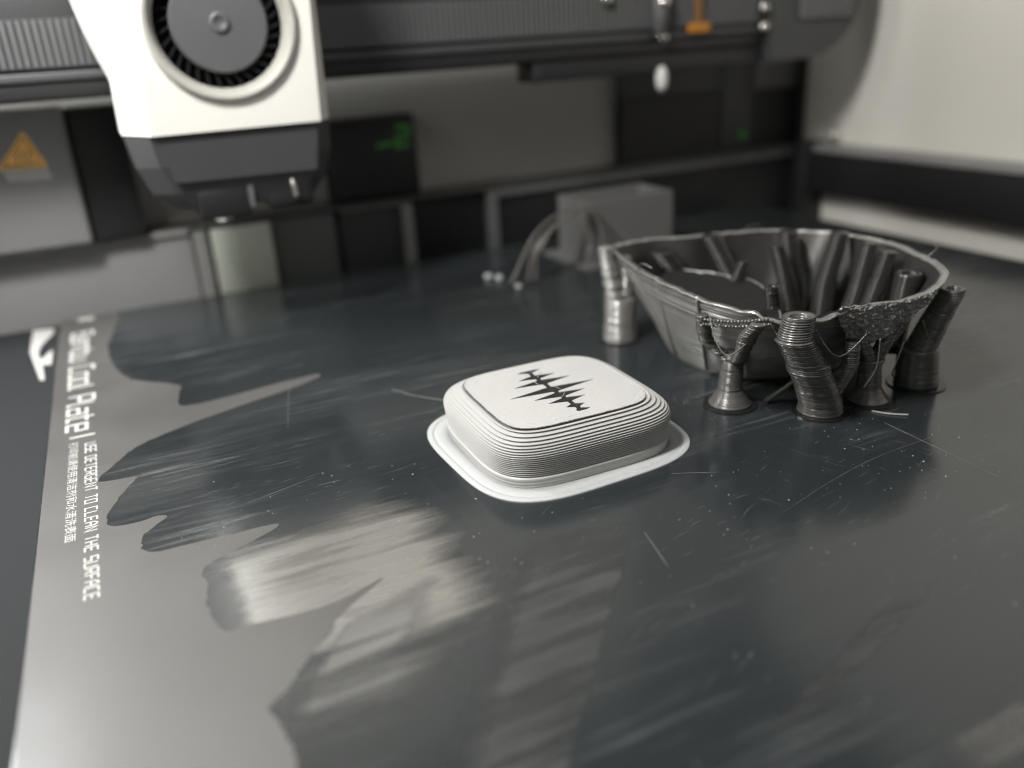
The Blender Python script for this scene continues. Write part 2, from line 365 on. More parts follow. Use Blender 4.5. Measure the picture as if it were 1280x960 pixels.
MB().add([(4.9, 256.6, .07), (4.9, 253.4, .07), (9.2, 253.0, .07), (9.2, 255.8, .07)], [(0, 1, 2, 3)]).build('corner_mark', M['print'], bp)
def cjk_line(text, x0, y0, height, length):
    cu = bpy.data.curves.new('notice', 'FONT'); cu.body = text; cu.size = 1; cu.resolution_u = 2
    o = bpy.data.objects.new('notice', cu); C.objects.link(o); bpy.context.view_layer.update()
    me = bpy.data.meshes.new_from_object(o.evaluated_get(bpy.context.evaluated_depsgraph_get()))
    xs = [v.co.x for v in me.vertices]; ys = [v.co.y for v in me.vertices]
    su = length/(max(xs)-min(xs)); sv = height/(max(ys)-min(ys)); ax, ay = min(xs), min(ys)
    mb = MB().add([(x0+(v.co.y-ay)*sv, y0-(v.co.x-ax)*su, .07) for v in me.vertices], [tuple(p.vertices) for p in me.polygons])
    bpy.data.objects.remove(o); bpy.data.curves.remove(cu); bpy.data.meshes.remove(me)
    mb.build('translated_notice_lettering', M['print'], bp)
cjk_line('打印前请使用清洁剂和水清洗表面', 4.15, 159.3, 1.75, 41)

# scratches in the coating (shallow burrs, a few hundredths of a millimetre)
SCR = [[(50.3, 171.8), (47.2, 157.3), (44.1, 142.7)], [(104.7, 69.0), (118, 72.5), (130.5, 74.6), (144.3, 75.0)], [(141.2, 83.6), (141.0, 78.9), (140.3, 59.7)],
       [(83.5, 75.1), (81.4, 66.1)], [(97.4, 87.7), (104.4, 84.0)], [(43.8, 115.7), (47.7, 115.6)], [(19.6, 136.4), (33.6, 135.0)],
       [(34.5, 176.6), (38.1, 177.0)], [(49.2, 177.4), (55.0, 177.9)], [(32, 116), (44, 119)]]
for i, pts in enumerate(SCR):
    path = catmull([(x, y, .02) for x, y in pts], 8, False); n = len(path)
    MB().tube(path, [(.035 if i in (1, 2) else .05)*(.35+.65*math.sin(PI*(j+.5)/n))*(0.8+.5*random.random()) for j in range(n)], 5).build('scratch', M['scratch'], bp)
# dense hairline scratches from wiping
mb = MB()
for k in range(300):
    cx, cy, sx, sy, ang, sp = random.choice([(36, 128, 12, 7, 2, 6), (48, 116, 12, 5, 4, 6), (62, 74, 10, 10, 38, 8), (105, 72, 22, 12, 12, 9), (130, 78, 14, 9, -70, 10), (118, 110, 5, 5, 60, 6), (90, 60, 25, 14, 14, 8), (75, 140, 25, 14, 6, 8)])
    x, y = random.gauss(cx, sx), random.gauss(cy, sy); a = math.radians(random.gauss(ang, sp)); ln = abs(random.gauss(0, 3.2))+.6; wd = random.uniform(.012, .034)
    d = Vector((math.cos(a), math.sin(a), 0)); n_ = Vector((-d.y, d.x, 0)); z = .040+.00002*k; p = Vector((x, y, z)); bow = n_*random.uniform(-.05, .05)*ln
    mb.add([p-d*ln/2, p+bow+n_*wd, p+d*ln/2, p+bow-n_*wd], [(0, 1, 2, 3)])
mb.build('hairline_scratches', M['scratch'], bp, kind='stuff')
# flecks of dried residue
mb = MB()
def fleck(x, y, r): mb.ball((x, y, .03), r, 1, (1+random.random(), 1, .5))
for k in range(110):
    cx, cy, sx, sy = random.choice([(33, 113, 9, 6), (45, 117, 12, 5), (105, 82, 16, 9), (135, 70, 8, 6), (68, 84, 9, 7), (120, 75, 12, 8), (90, 68, 18, 9), (140, 84, 7, 5), (62, 102, 8, 8)])
    fleck(random.gauss(cx, sx), random.gauss(cy, sy), random.choice([.05, .06, .07, .09, .12]))
for k in range(40): fleck(random.uniform(60, 190), random.uniform(35, 100), random.choice([.04, .05, .08]))
mb.build('residue_flecks', M['flake'], bp, kind='stuff')

# ------------------------------------------------------------------ white printed case in focus
CX, CY = 87.6, 111.3
case = thing('printed_case', 'white rounded square box with ridged sides and a black waveform slot on top', 'printed case', (CX, CY, 0))
# brim
K = 160
mb = MB()
prof = [(17.3, .0), (17.3, .30), (19.95, .30), (20.05, .18), (20.25, .18), (20.35, .36), (20.6, .30), (21.25, .31), (21.4, .18), (21.4, .0)]
rings = []
for r, z in prof:
    n = 3.9-(r-17)*.07
    rings.append([(x, y, z+.002) for x, y in superell(CX, CY, r, r, n, K, .04)])
mb.loft(rings, False, False)
mb.build('brim', M['brim'], case)
# body, one bead per layer
LAY = .386; NL = 19; Z1 = 2.2; TOPZ = Z1+LAY*NL
def side(z):
    t = z/TOPZ
    if t < .45: return 17.6+.40*math.sin(PI/2*t/.45)
    q = (t-.45)/.55
    return 18.0-3.45*(1-math.sqrt(max(0, 1-(q*.985)**2)))
def sq(z): return 4.05+1.1*max(0, z/TOPZ-.4)
rings = [[(x, y, z) for x, y in superell(CX, CY, side(z)+d, side(z)+d, 4.05, K, -.015)] for z, d in ((.02, -.25), (.12, -.06), (.3, 0), (.70, 0), (.74, -.035), (.79, 0), (1.38, 0), (1.42, -.03), (1.47, 0), (2.0, 0), (2.16, -.10))]
for i in range(NL):
    z0 = Z1+i*LAY; t = i/NL; r = {17: 14.8, 16: 15.6, 15: 16.3, 14: 16.9, 13: 17.32, 12: 17.6, 11: 17.8, 10: 17.92}.get(i, 17.62+.35*math.sin(PI/2*i/10)); g = .95; gh = .50+.09*min(1, max(0, t-.35)*2.2)
    if i == NL-1: continue
    for fz, dr in ((0, -g), (gh-.06, -g), (gh, -.10), (gh+.10, -.02), (gh+.2, 0), (.88, 0), (.97, -.05), (1.0, -.12)):
        rings.append([(x, y, z0+fz*LAY) for x, y in superell(CX, CY, r+dr, r+dr, sq(z0), K, -.015)])
rl = 15.2
rings += [[(x, y, z) for x, y in superell(CX, CY, rr, rr, 5.1, K, -.02)] for rr, z in ((14.26, TOPZ-LAY+.01), (14.2, TOPZ-LAY-.06), (14.2, TOPZ-1.5), (13.1, TOPZ-1.5), (13.1, TOPZ-LAY-.02))]
mb = MB().loft(rings, True, True); mb.build('body', M['pla'], case)
TOPZ = TOPZ-LAY-.10
def top_material():
    m = mat('white_filament_top', (.43, .427, .413), .38, var=.05, vscale=120)
    nt = m.node_tree; b = nt.nodes['Principled BSDF']; tc = nt.nodes.new('ShaderNodeTexCoord')
    mp = nt.nodes.new('ShaderNodeMapping'); mp.inputs['Rotation'].default_value = (0, 0, math.radians(45))
    wv = nt.nodes.new('ShaderNodeTexWave'); wv.inputs['Scale'].default_value = 700; wv.inputs['Distortion'].default_value = .6; wv.inputs['Detail'].default_value = 2
    bp_ = nt.nodes.new('ShaderNodeBump'); bp_.inputs['Strength'].default_value = .22; bp_.inputs['Distance'].default_value = .00008
    nt.links.new(tc.outputs['Object'], mp.inputs[0]); nt.links.new(mp.outputs[0], wv.inputs['Vector']); nt.links.new(wv.outputs['Fac'], bp_.inputs['Height']); nt.links.new(bp_.outputs[0], b.inputs['Normal'])
    return m
# waveform slot
spikes = [(121.3, 2.3, 2.8), (118.0, 3.8, 4.3), (115.2, 6.1, 6.1), (111.1, 8.9, 9.0), (108.2, 5.5, 5.4), (105.6, 3.9, 3.8), (102.6, 1.9, 2.0), (100.5, .8, 1.9)]
def half(y, k):
    v = .50
    for s_ in spikes:
        d = abs(y-s_[0])/(.98+.04*s_[k]); v = max(v, s_[k]*max(0, (1-d))**1.05, 1.05*max(0, 1-d*.7))
    return v
ys = [100.0+i*(121.75-100.0)/240 for i in range(241)]
slot = [(87.55+half(y, 2), y) for y in ys]+[(87.55-half(y, 1), y) for y in reversed(ys)]
top_out = [(CX+(x-CX)*k, CY+(y-CY)*k) for x, y in superell(CX, CY, 13.88, 13.84, 5.2, 640, -.02) for k in (1+random.uniform(-.011, .004),)]
mb = holed_sheet(top_out, [slot], .16); mb.v = [(x, y, z+TOPZ+.40) for x, y, z in mb.v]
mb.build('top_skin', top_material(), case)
MB().prism([(CX-10, 99), (CX+10, 99), (CX+10, 123), (CX-10, 123)], TOPZ+.005, TOPZ+.21).build('slot_floor', M['black'], case)
# perimeter bead near the edge of the top and strands across the slot
mb = MB()
for r, rr in ((12.5, .07), (13.55, .06)):
    pts = superell(CX, CY-.15, r, r-.3, 5.2, 120, -.03)
    pts = [Vector((x, y, TOPZ+.36+.05*noise.noise(Vector((x*2, y*2, 0))))) for x, y in pts]; pts.append(pts[0])
    mb.tube(pts, rr, 6)
mb.build('perimeter_bead', M['pla'], case)
for a, b in (((89.5, 119.6), (87.7, 117.6)), ((85.9, 117.5), (86.3, 114.6)), ((88.1, 112.6), (88.7, 110.4)), ((88.9, 108.9), (87.3, 107.0)), ((86.3, 119.8), (88.6, 121.0))):
    MB().tube([(a[0], a[1], TOPZ+.44), ((a[0]+b[0])/2+.15, (a[1]+b[1])/2, TOPZ+.42), (b[0], b[1], TOPZ+.44)], .05, 5).build('stray_strand', M['pla'], case)

# ------------------------------------------------------------------ dark bowl print
bowl = thing('printed_bowl', 'dark silvery bowl print with an open ragged top, leaning branches inside and a rough patch', 'printed bowl', (146, 120, 0))
RIM = [(125.9, 152.6), (122.9, 143.2), (119.9, 131.6), (118.2, 117.6), (117.6, 106.6), (118.8, 99.0), (121.5, 93.7), (126.4, 91.2), (132.8, 89.3), (140.4, 86.7), (149.4, 86.0), (157.5, 88.6), (164.0, 92.4), (167.0, 95.2), (171.6, 102.5), (176.3, 115.5), (176.5, 124.7), (174.8, 132.8), (170.5, 138.8), (165.5, 144.4), (156.6, 148.5), (146.7, 151.3), (138.7, 154.8), (131.2, 155.6)]
rim = catmull([(x, y, 0) for x, y in RIM], 6); BC = Vector((146.5, 119.5, 0))
KR = len(rim)
LM = sum((p-BC).length for p in rim)/KR
def shell(s_, inset, z):
    out = []
    for p in rim:
        d = p-BC; L = d.length; f = s_-inset/L
        k = .7*max(0, min(1, (1-s_)/.38)); q = BC+d*(f*(1-k)+k*(s_*LM*.95-inset)/L)+Vector((2.0, 8.5, 0))*(k/.7)
        zt = ztop(p)
        out.append((q.x, q.y, z if z < zt else zt+.02*(z-zt)))
    return out
def ztop(p):
    d = (p-Vector((127.5, 90.8, 0))).length; dip = 2.4*max(0, 1-(d/8.5)**2)
    rag = .45*noise.noise(Vector((p.x*.55, p.y*.55, 2)))+(.5*noise.noise(Vector((p.x*1.9, p.y*1.9, 5))) if dip > 0 else 0)
    return 22.0-dip+rag-.15
def prof_s(z): return .62+.38*(max(0, min(1, z/22)))**.85
ZR = 22.0
rings = []
nl = 55
for i in range(nl):
    z0 = .4*i; s_ = prof_s(z0+.2)
    band = .12 if z0 > 17.2 else 0
    gr = .16 if (abs(z0-17.2) < .25 or abs(z0-19.2) < .25 or abs(z0-20.8) < .25) else 0
    for fz, dr in ((.0, .11), (.22, -.02), (.78, -.02), (1.0, .11)):
        rings.append(shell(s_, dr-band+gr*2, z0+.4*fz*.98))
for z, ins in ((22.02, .25), (22.02, 1.15)): rings.append(shell(1.0, ins, z))
rings.append(shell(1.0, 1.2, 21.6))
MB().loft(rings, True, False).build('shell', M['bowl'], bowl)
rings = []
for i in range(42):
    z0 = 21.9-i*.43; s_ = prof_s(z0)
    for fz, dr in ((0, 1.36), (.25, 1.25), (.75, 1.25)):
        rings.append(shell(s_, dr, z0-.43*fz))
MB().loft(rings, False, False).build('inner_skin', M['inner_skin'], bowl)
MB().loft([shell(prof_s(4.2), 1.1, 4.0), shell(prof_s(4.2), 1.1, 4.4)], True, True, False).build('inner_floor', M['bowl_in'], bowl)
# fine seams down the outside
for ang_xy in ((119.3, 124.1), (117.7, 108.5), (125.0, 150.0)):
    d = Vector((ang_xy[0], ang_xy[1], 0))-BC; KD = LM/d.length
    path = [BC+d*(prof_s(z)*(1-(k_ := .7*max(0, (1-prof_s(z))/.38)))+k_*prof_s(z)*.95*KD+.012)+Vector((2.0, 8.5, 0))*(k_/.7)+Vector((0, 0, z)) for z in [22.2-i*1.0 for i in range(22)]]
    MB().tube(path, .32, 8).build('seam', M['seam'], bowl)
for z, rr in ((22.0, .30), (20.6, .20), (18.4, .22), (17.3, .26)):
    pts = [Vector(q) for q in shell(prof_s(z), -.08, z)]; MB().tube(pts+pts[:1], rr, 6).build('rim_line', M['bowl'], bowl)
def layered(mb, path, lay=.44, seg=20, open_top=0.0, wob=.0):
    """a printed branch: horizontal beads stacked along a rising path of (x, y, z, radius)"""
    rings = []; z = path[0][2]; top = path[-1][2]; k = 0
    def at(z):
        for a, b in zip(path, path[1:]):
            if z <= b[2] or b is path[-1]:
                t = max(0, min(1, (z-a[2])/max(1e-6, b[2]-a[2]))); return [a[i]+(b[i]-a[i])*t for i in range(4)]
    while z < top:
        x, y, _, r = at(z+lay/2); jv = noise.noise_vector(Vector((path[0][0], path[0][1], z*3.1)))*.10; x += jv.x; y += jv.y; r += jv.z*.7; n = noise.noise(Vector((x*.3, y*.3, z*1.7)))*wob
        for fz, dr in ((0, -.20), (.22, .02), (.72, .02), (1, -.20)):
            rings.append([(x+(r+dr+n)*math.cos(2*PI*j/seg), y+(r+dr+n)*math.sin(2*PI*j/seg), z+lay*fz) for j in range(seg)])
        z += lay; k += 1
    if open_top:
        x, y, _, r = at(top); zt = rings[-1][0][2]
        for rr, dz in ((r-.05, .12), (r*.62, .10), (r*.55, -.3), (r*.5, -open_top)):
            rings.append([(x+rr*math.cos(2*PI*j/seg), y+rr*math.sin(2*PI*j/seg), zt+dz) for j in range(seg)])
    mb.loft(rings, True, True); return mb
# leaning branches inside the bowl
inner = [[(147, 141, 4, 4.0), (143, 146, 12, 3.6), (138, 149.5, 19.5, 3.2)],
         [(140, 112, 4, 2.2), (138, 110, 14, 1.8), (136, 109.2, 20.6, 1.5)],
         [(160, 128, 4, 3.0), (162, 131, 13, 2.6), (165, 137, 22.6, 2.3)],
         [(160, 128, 4, 2.6), (158, 129, 14, 2.2), (156.5, 131, 22.0, 1.6)],
         [(158, 118, 4, 2.6), (164, 123, 14, 2.3), (171.5, 127, 23.2, 2.1)],
         [(156, 110, 4, 2.4), (162, 112, 14, 2.1), (170, 117, 22.6, 1.9)],
         [(154, 106, 4, 2.2), (161, 107, 14, 1.9), (168.6, 110.5, 22.4, 1.7)],
         [(150, 130, 4, 2.8), (150, 138, 14, 2.6), (150, 146.5, 22.4, 2.5)],
         [(140, 128, 8, 1.6), (143, 130, 14, 1.5), (147, 131, 19.5, 1.3)],
         [(158, 98, 6, 2.2), (161, 99.5, 14, 2.4), (164.2, 101, 20.5, 2.8)]]
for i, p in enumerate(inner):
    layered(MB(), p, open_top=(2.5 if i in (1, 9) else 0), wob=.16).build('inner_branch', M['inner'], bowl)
# torn first layer of the unfinished inner skin
edge = [(139.5, 148.5), (142.2, 141.5), (144.7, 137.5), (145.0, 132.9), (146.9, 129.7), (146.4, 125.1), (144.3, 119.7), (142.5, 115.3), (139, 110.5), (134, 104), (128, 99)]
pts = catmull([(x, y, 0) for x, y in edge], 8, False)
mb = MB(); vs = []
for i, p in enumerate(pts):
    n = noise.noise(Vector((p.x*.6, p.y*.6, 4)))*1.1
    q = BC+(p-BC)*1.0; outer = Vector((p.x-22-.3*abs(p.y-125), p.y+2, 0))
    d = outer-BC; s_ = 10
    # clip to the inside of the shell
    best = min(rim, key=lambda r_: abs(math.atan2((r_-BC).y, (r_-BC).x)-math.atan2(d.y, d.x)))
    o_ = BC+(best-BC)*(prof_s(15)-.05)
    for z in (15.6, 15.9): vs += [(o_.x, o_.y, z), (q.x+n, q.y+n*.5, z+n*.3)]
fs = []
for i in range(len(pts)-1):
    a = 4*i; fs += [(a, a+1, a+5, a+4), (a+2, a+6, a+7, a+3), (a+1, a+3, a+7, a+5)]
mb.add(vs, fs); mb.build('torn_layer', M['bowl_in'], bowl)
MB().tube([Vector((p.x, p.y, 16.0+noise.noise(Vector((p.x, p.y, 1)))*.35)) for p in pts], [.16+.12*random.random() for p in pts], 6).build('torn_edge', M['bowl'], bowl)
# loose strands drooping from the rim and between the supports
for path in ([(117.0, 104, 19.5), (116.4, 101, 15.5), (117.2, 98.5, 13.6), (119.6, 96, 16.5)], [(121.4, 93, 20.5), (122.4, 91, 17.6), (124.2, 89.4, 16.0), (126.0, 88.8, 17.8)],
             [(127.2, 88.2, 19.6), (130.2, 86.8, 14.8), (134.4, 87.6, 13.6), (138.0, 86.6, 17.0)], [(140.0, 85.4, 16.0), (140.8, 86.2, 10.0), (140.0, 88.0, 5.5)],
             [(150.0, 85.2, 17.5), (153.0, 86.0, 13.2), (156.2, 87.6, 11.0)], [(147.6, 86.6, 13.5), (147.0, 87.4, 9.0), (148.4, 89, 6.0), (150.6, 90, 5.0)],
             [(119.2, 131, 22.4), (118.6, 129, 24.2), (119.6, 126.4, 23.6)], [(162, 144, 22), (160.4, 142, 24.4), (157.0, 142.6, 24.0)], [(172, 104, 21.8), (173.6, 103.0, 23.6), (175.2, 104.6, 23.8)]):
    MB().tube(catmull(path, 6, False), .15, 6).build('loose_strand', M['support'], bowl)
# rough crumpled patch on the front right of the rim
i0 = min(range(KR), key=lambda i: (rim[i]-Vector((132.8, 89.3, 0))).length); i1 = min(range(KR), key=lambda i: (rim[i]-Vector((153.5, 87.2, 0))).length)
mb = MB(); cols, rows = 70, 34; vs = []
for a in range(cols):
    t = a/(cols-1); fi = i0+(i1-i0)*t; b0 = rim[int(fi) % KR]; b1 = rim[(int(fi)+1) % KR]; p = b0.lerp(b1, fi-int(fi))
    zlow = 21.0-8.2*math.sin(PI*min(1, t*1.25) if t < .4 else PI/2+PI/2*(t-.4)/.6)
    for b in range(rows):
        z = 22.3+(zlow-22.3)*b/(rows-1); q = BC+(p-BC)*(prof_s(z)+.012)
        nv = noise.noise_vector(Vector((p.x*.9, p.y*.9, z*1.1)))*.75+noise.noise_vector(Vector((p.x*2.6, p.y*2.6, z*2.6)))*.45
        vs.append((q.x+nv.x*.8, q.y-abs(nv.y)*1.2-.2, z+nv.z*.5))
fs = [(a*rows+b, a*rows+b+1, (a+1)*rows+b+1, (a+1)*rows+b) for a in range(cols-1) for b in range(rows-1)]
mb.add(vs, fs); rough = mb.build('rough_patch', M['bowl'], bowl, label='rough crumpled patch hanging from the front right rim')

# ------------------------------------------------------------------ tree supports
SG = 'printed supports round the dark bowl'
def foot(mb, x, y, r, h=2.6, r2=2.4):
    rings = []
    for i in range(7):
        rr = r+(r2-r)*(i/6)**.8
        for fz, dr in ((0, 0), (.5, .05), (.95, -.05)): rings.append([(x+(rr+dr)*math.cos(2*PI*j/28), y+(rr+dr)*math.sin(2*PI*j/28), .35+(i+fz)*h/7) for j in range(28)])
    return mb.loft(rings)
def skirt(x, y, r): return MB().loft([[(x+rr*math.cos(2*PI*j/32), y+rr*math.sin(2*PI*j/32), z) for j in range(32)] for rr, z in ((r, .01), (r, .26), (r*.97, .32))], smooth=False)
M['skirt'] = mat('dark_glossy_filament', (.014, .014, .014), .2)
# A: slim column that splits in two
A = thing('tree_support', 'slim column on flared base splitting into two arms, left of the fat leaning tube', 'print support', (123.3, 105, 0), SG)
skirt(123.3, 105, 5.2).build('base_skirt', M['skirt'], A)
foot(MB(), 123.3, 105, 4.1, 3.0, 2.5).build('base', M['support'], A)
layered(MB(), [(123.3, 105, 3.2, 2.35), (123.8, 105.3, 9.0, 2.2), (123.9, 105.4, 10.4, 2.5)]).build('trunk', M['support'], A)
layered(MB(), [(122.8, 105.6, 9.6, 1.5), (119.6, 107.8, 13, 1.35), (118.2, 107.2, 16, 1.4), (117.2, 106.6, 19, 1.3)], wob=.25).build('branch', M['support'], A)
layered(MB(), [(123.6, 103.4, 9.6, 1.5), (121.6, 100, 13, 1.4), (119.8, 96.5, 17.5, 1.7), (119.6, 93.6, 20.5, 1.4)], wob=.25).build('branch', M['support'], A)
mb = MB()
for i in range(20):
    t = i/19; p = Vector((117.7, 106.8, 18.6)).lerp(Vector((121.0, 93.0, 21.6)), t)
    mb.ball((p.x-1.0+.8*t*(1-t), p.y-.8, p.z-.5*math.sin(PI*t)), .36+.12*random.random(), 1)
    mb.ball((p.x-.7, p.y-1.0, p.z-.9-.5*math.sin(PI*t)), .30+.15*random.random(), 1)
mb.build('beaded_edge', M['support'], A)
# B: fat leaning tube with an open mouth
B = thing('tree_support', 'fat leaning tube with an open mouth, nearest of the supports to the front', 'print support', (135.3, 93.4, 0), SG)
skirt(135.3, 93.4, 5.4).build('base_skirt', M['skirt'], B)
layered(MB(), [(135.3, 93.4, .3, 4.2), (135.0, 93.2, 2.2, 4.0), (132.6, 92.3, 6.5, 3.9), (129.6, 91.2, 10.4, 3.7)], wob=.05).build('trunk', M['support'], B)
layered(MB(), [(129.6, 91.2, 10.4, 3.95), (129.0, 91.0, 12.0, 3.85)]).build('collar', M['support'], B)
layered(MB(), [(128.6, 90.9, 12.0, 3.5), (125.4, 90.4, 16.6, 3.3), (124.8, 90.4, 17.4, 3.4)], wob=.07).build('elbow', M['support'], B)
layered(MB(), [(124.7, 90.4, 17.4, 3.1), (125.2, 90.0, 21.6, 2.8)], open_top=3).build('mouth', M['support'], B)
layered(MB(), [(135.6, 92.2, 3.0, 1.9), (137.8, 91.5, 6.5, 1.7), (139.6, 91.0, 10, 1.5), (138.6, 90.2, 14, 1.4)], wob=.2).build('branch', M['support'], B)
# C: column under the rough patch
Cc = thing('tree_support', 'short column on a flared base right under the rough patch of the bowl', 'print support', (146.4, 92.4, 0), SG)
skirt(146.4, 92.4, 5.0).build('base_skirt', M['skirt'], Cc)
foot(MB(), 146.4, 92.4, 3.9, 2.6, 2.4).build('base', M['support'], Cc)
layered(MB(), [(146.4, 92.4, 2.8, 2.3), (145.2, 91.6, 8.0, 2.1), (145.0, 91.4, 9.4, 2.6)]).build('trunk', M['support'], Cc)
layered(MB(), [(144.6, 91.4, 9.0, 1.5), (141.6, 90.6, 13.0, 1.4), (138.8, 90.0, 16.5, 1.2)], wob=.25).build('branch', M['support'], Cc)
layered(MB(), [(145.8, 91.2, 9.0, 1.5), (147.0, 90.0, 13.5, 1.5), (148.0, 89.0, 16.5, 1.3)], wob=.25).build('branch', M['support'], Cc)
layered(MB(), [(146.2, 91.6, 9.0, 1.2), (150.4, 90.6, 14.0, 1.0), (154.0, 90.4, 18.5, .9)]).build('branch', M['support'], Cc)
# D: right hand tube
D = thing('tree_support', 'stout stub with a dark tube leaning right and open at the top, rightmost support', 'print support', (160.3, 93.2, 0), SG)
skirt(160.3, 93.2, 5.6).build('base_skirt', M['skirt'], D)
layered(MB(), [(160.3, 93.2, .3, 4.2), (159.6, 92.8, 3, 4.0), (158.6, 92.2, 7.4, 3.8)]).build('trunk', M['support'], D)
layered(MB(), [(158.4, 92.1, 7.4, 3.95), (158.2, 92.0, 8.6, 3.8)]).build('collar', M['support'], D)
layered(MB(), [(158.6, 91.8, 8.6, 3.0), (161.0, 91.2, 14, 2.7), (164.2, 90.8, 19.6, 2.4)], open_top=3).build('tube', M['support'], D)
# E: left hand support
E_ = thing('tree_support', 'thick forked support at the far left end of the bowl', 'print support', (126.0, 149.6, 0), SG)
skirt(126.0, 149.6, 5.0).build('base_skirt', M['skirt'], E_)
layered(MB(), [(126.0, 149.6, .3, 4.1), (126.2, 149.7, 5, 3.8), (126.4, 150, 10, 3.7)], wob=.1).build('trunk', M['bowl'], E_)
layered(MB(), [(125.6, 150.2, 9.8, 2.6), (124.6, 150.6, 15, 2.2), (123.2, 151, 22.6, 1.8)], wob=.35).build('branch', M['bowl'], E_)
layered(MB(), [(127.6, 149.6, 9.8, 2.1), (128, 149.4, 15, 1.7), (127.6, 149.6, 20, 1.4)], wob=.3).build('branch', M['bowl'], E_)
# thin struts lying against the hull
st = MB().tube([(129.2, 101.6, .5), (131.6, 99.8, 3.0), (135.5, 97.2, 7.0)], [.55, .45, .5], 8).build('loose_strut', M['support'])
st['label'] = 'thin dark strut slanting from the plate behind the fat leaning tube'; st['category'] = 'loose strand'

# ------------------------------------------------------------------ pale box, curled filament and blobs behind
pb = thing('printed_box', 'pale grey open box on a small brim at the back of the plate', 'printed box', (170, 224, 0))
def wallbox(mb, x0, x1, y0, y1, z0, z1, t):
    o = [(x0, y0), (x1, y0), (x1, y1), (x0, y1)]; i = [(x0+t, y0+t), (x1-t, y0+t), (x1-t, y1-t), (x0+t, y1-t)]
    mb.loft([[(*p, z0) for p in o], [(*p, z1) for p in o], [(*p, z1) for p in i], [(*p, z0+1) for p in i]], True, True, False); return mb
wallbox(MB(), 155, 187, 214.5, 234, .3, 20.3, 1.2).build('box_wall', M['box'], pb)
MB().box(151.3, 190, 210, 240, .01, .5).build('box_brim', M['box'], pb)
mb = MB()
for k in range(22):
    z = .9+k*.88; mb.box(154.9, 187.1, 214.4, 214.49, z, z+.42); mb.box(154.9, 154.99, 214.5, 234, z, z+.42)
mb.build('layer_ridges', M['box'], pb, kind='stuff')
cf = thing('curled_filament', 'loose curls of pale filament arching in front of the grey box', 'filament', (141, 207, 0))
for path in ([(124.2, 208, 1.0), (128, 208.5, 6.5), (132.5, 209, 13.2), (138, 210, 17.2), (144, 211, 19.2), (150.4, 211.5, 20.6), (154.6, 211.5, 20.6)],
             [(150, 211, 20.4), (154.8, 210.6, 20.2), (158.6, 209.5, 16.0), (162, 208, 12.0), (166.8, 206, 6.4)],
             [(129.6, 207, .9), (130.6, 207.6, 5.2), (133.6, 208.5, 11.2), (140, 210, 15.6), (148, 211, 18.4)],
             [(148.5, 210.4, 19.4), (153.4, 209.6, 18.8), (156.4, 208.6, 13.0), (155.6, 207.6, 7.4), (154.6, 207.4, 4.6)],
             [(152, 210.6, 20.0), (151.0, 209.6, 15.5), (152.4, 208.2, 9.0), (150.8, 207.6, 6.2)],
             [(136, 208.6, 14.0), (133.0, 207.4, 9.0), (132.2, 206.8, 4.4), (131.8, 206.4, 1.0)],
             [(146, 210, 17.8), (139, 208.4, 15.2), (134, 207.4, 9.6)]):
    MB().tube(catmull(path, 6, False), .46, 10).build('strand', M['string'], cf)
for x, y, r, l in ((122.6, 221.5, 1.3, 'left one of the two clear blobs beside the curled filament'), (124.6, 217.6, 1.3, 'right one of the two clear blobs beside the curled filament'), (125.4, 205.2, 1.0, 'clear blob lying alone in front of the curled filament')):
    b_ = MB().ball((x, y, .7), r, 2, (1, 1, .75)).build('filament_blob', M['clear']); b_['label'] = l; b_['category'] = 'filament blob'; b_['group'] = 'blobs of filament'
h1 = MB().tube(catmull([(68.1, 149.8, .25), (71.4, 143.5, .2), (76.1, 136.9, .35)], 10, False), .09, 7).build('filament_hair', M['scratch'])
h1['label'] = 'thin pale hair of filament on the plate left of the white case'; h1['category'] = 'filament hair'
h2 = MB().tube(catmull([(142.9, 88.0, .2), (144.6, 85.4, .22), (146.9, 83.2, .3)], 10, False), .10, 7).build('filament_hair', M['flake'])
h2['label'] = 'thin pale hair of filament on the plate in front of the flared supports'; h2['category'] = 'filament hair'

# ------------------------------------------------------------------ print head
th = thing('print_head', 'white print head with a round grey fan and black nozzle shroud, hanging over the plate', 'print head', (53, 215, 31))
FX, FZ = 52.6, 76.4
def circ(cx, cz, r, k=72): return [(cx+r*math.cos(2*PI*i/k), cz+r*math.sin(2*PI*i/k)) for i in range(k)]
front = holed_sheet([(33.3, 53.2), (72.2, 53.2), (73.6, 82), (74, 112), (35.0, 112), (34.4, 82)], [circ(FX, FZ, 15.3)], 1.6)
front.v = [(x, 200.8-z-.8, y) for x, y, z in front.v]; front.build('front_cover', M['white'], th)
mb = MB()
mb.loft([[(33.2, 201.0, 53.2), (27.2, 208.5, 53.6), (27.2, 226, 53.6), (33.2, 226, 53.2)], [(34.3, 201, 82), (28.2, 208.5, 82), (28.2, 226, 82), (34.3, 226, 82)], [(34.9, 201, 112), (28.6, 208.5, 112), (28.6, 226, 112), (34.9, 226, 112)]], smooth=False)
mb.build('side_cover', M['white'], th)
mb = MB()
mb.loft([[(72.3, 201.0, 53.2), (75.8, 206.5, 53.2), (75.8, 226, 53.2), (72.3, 226, 53.2)], [(73.7, 201, 82), (76.4, 206.5, 82), (76.4, 226, 82), (73.7, 226, 82)], [(74.1, 201, 112), (76.6, 206.5, 112), (76.6, 226, 112), (74.1, 226, 112)]], smooth=False)
mb.build('side_cover', M['white'], th)
MB().prism([(28.4, 61), (27.4, 66), (25.2, 73), (23.6, 80), (22.2, 88), (21.6, 112), (28.6, 112)], 209, 226, 'y').build('cable_cover', M['white'], th)
MB().box(34.6, 73.4, 206.5, 226, 53.3, 111).build('inner_housing', M['black'], th)
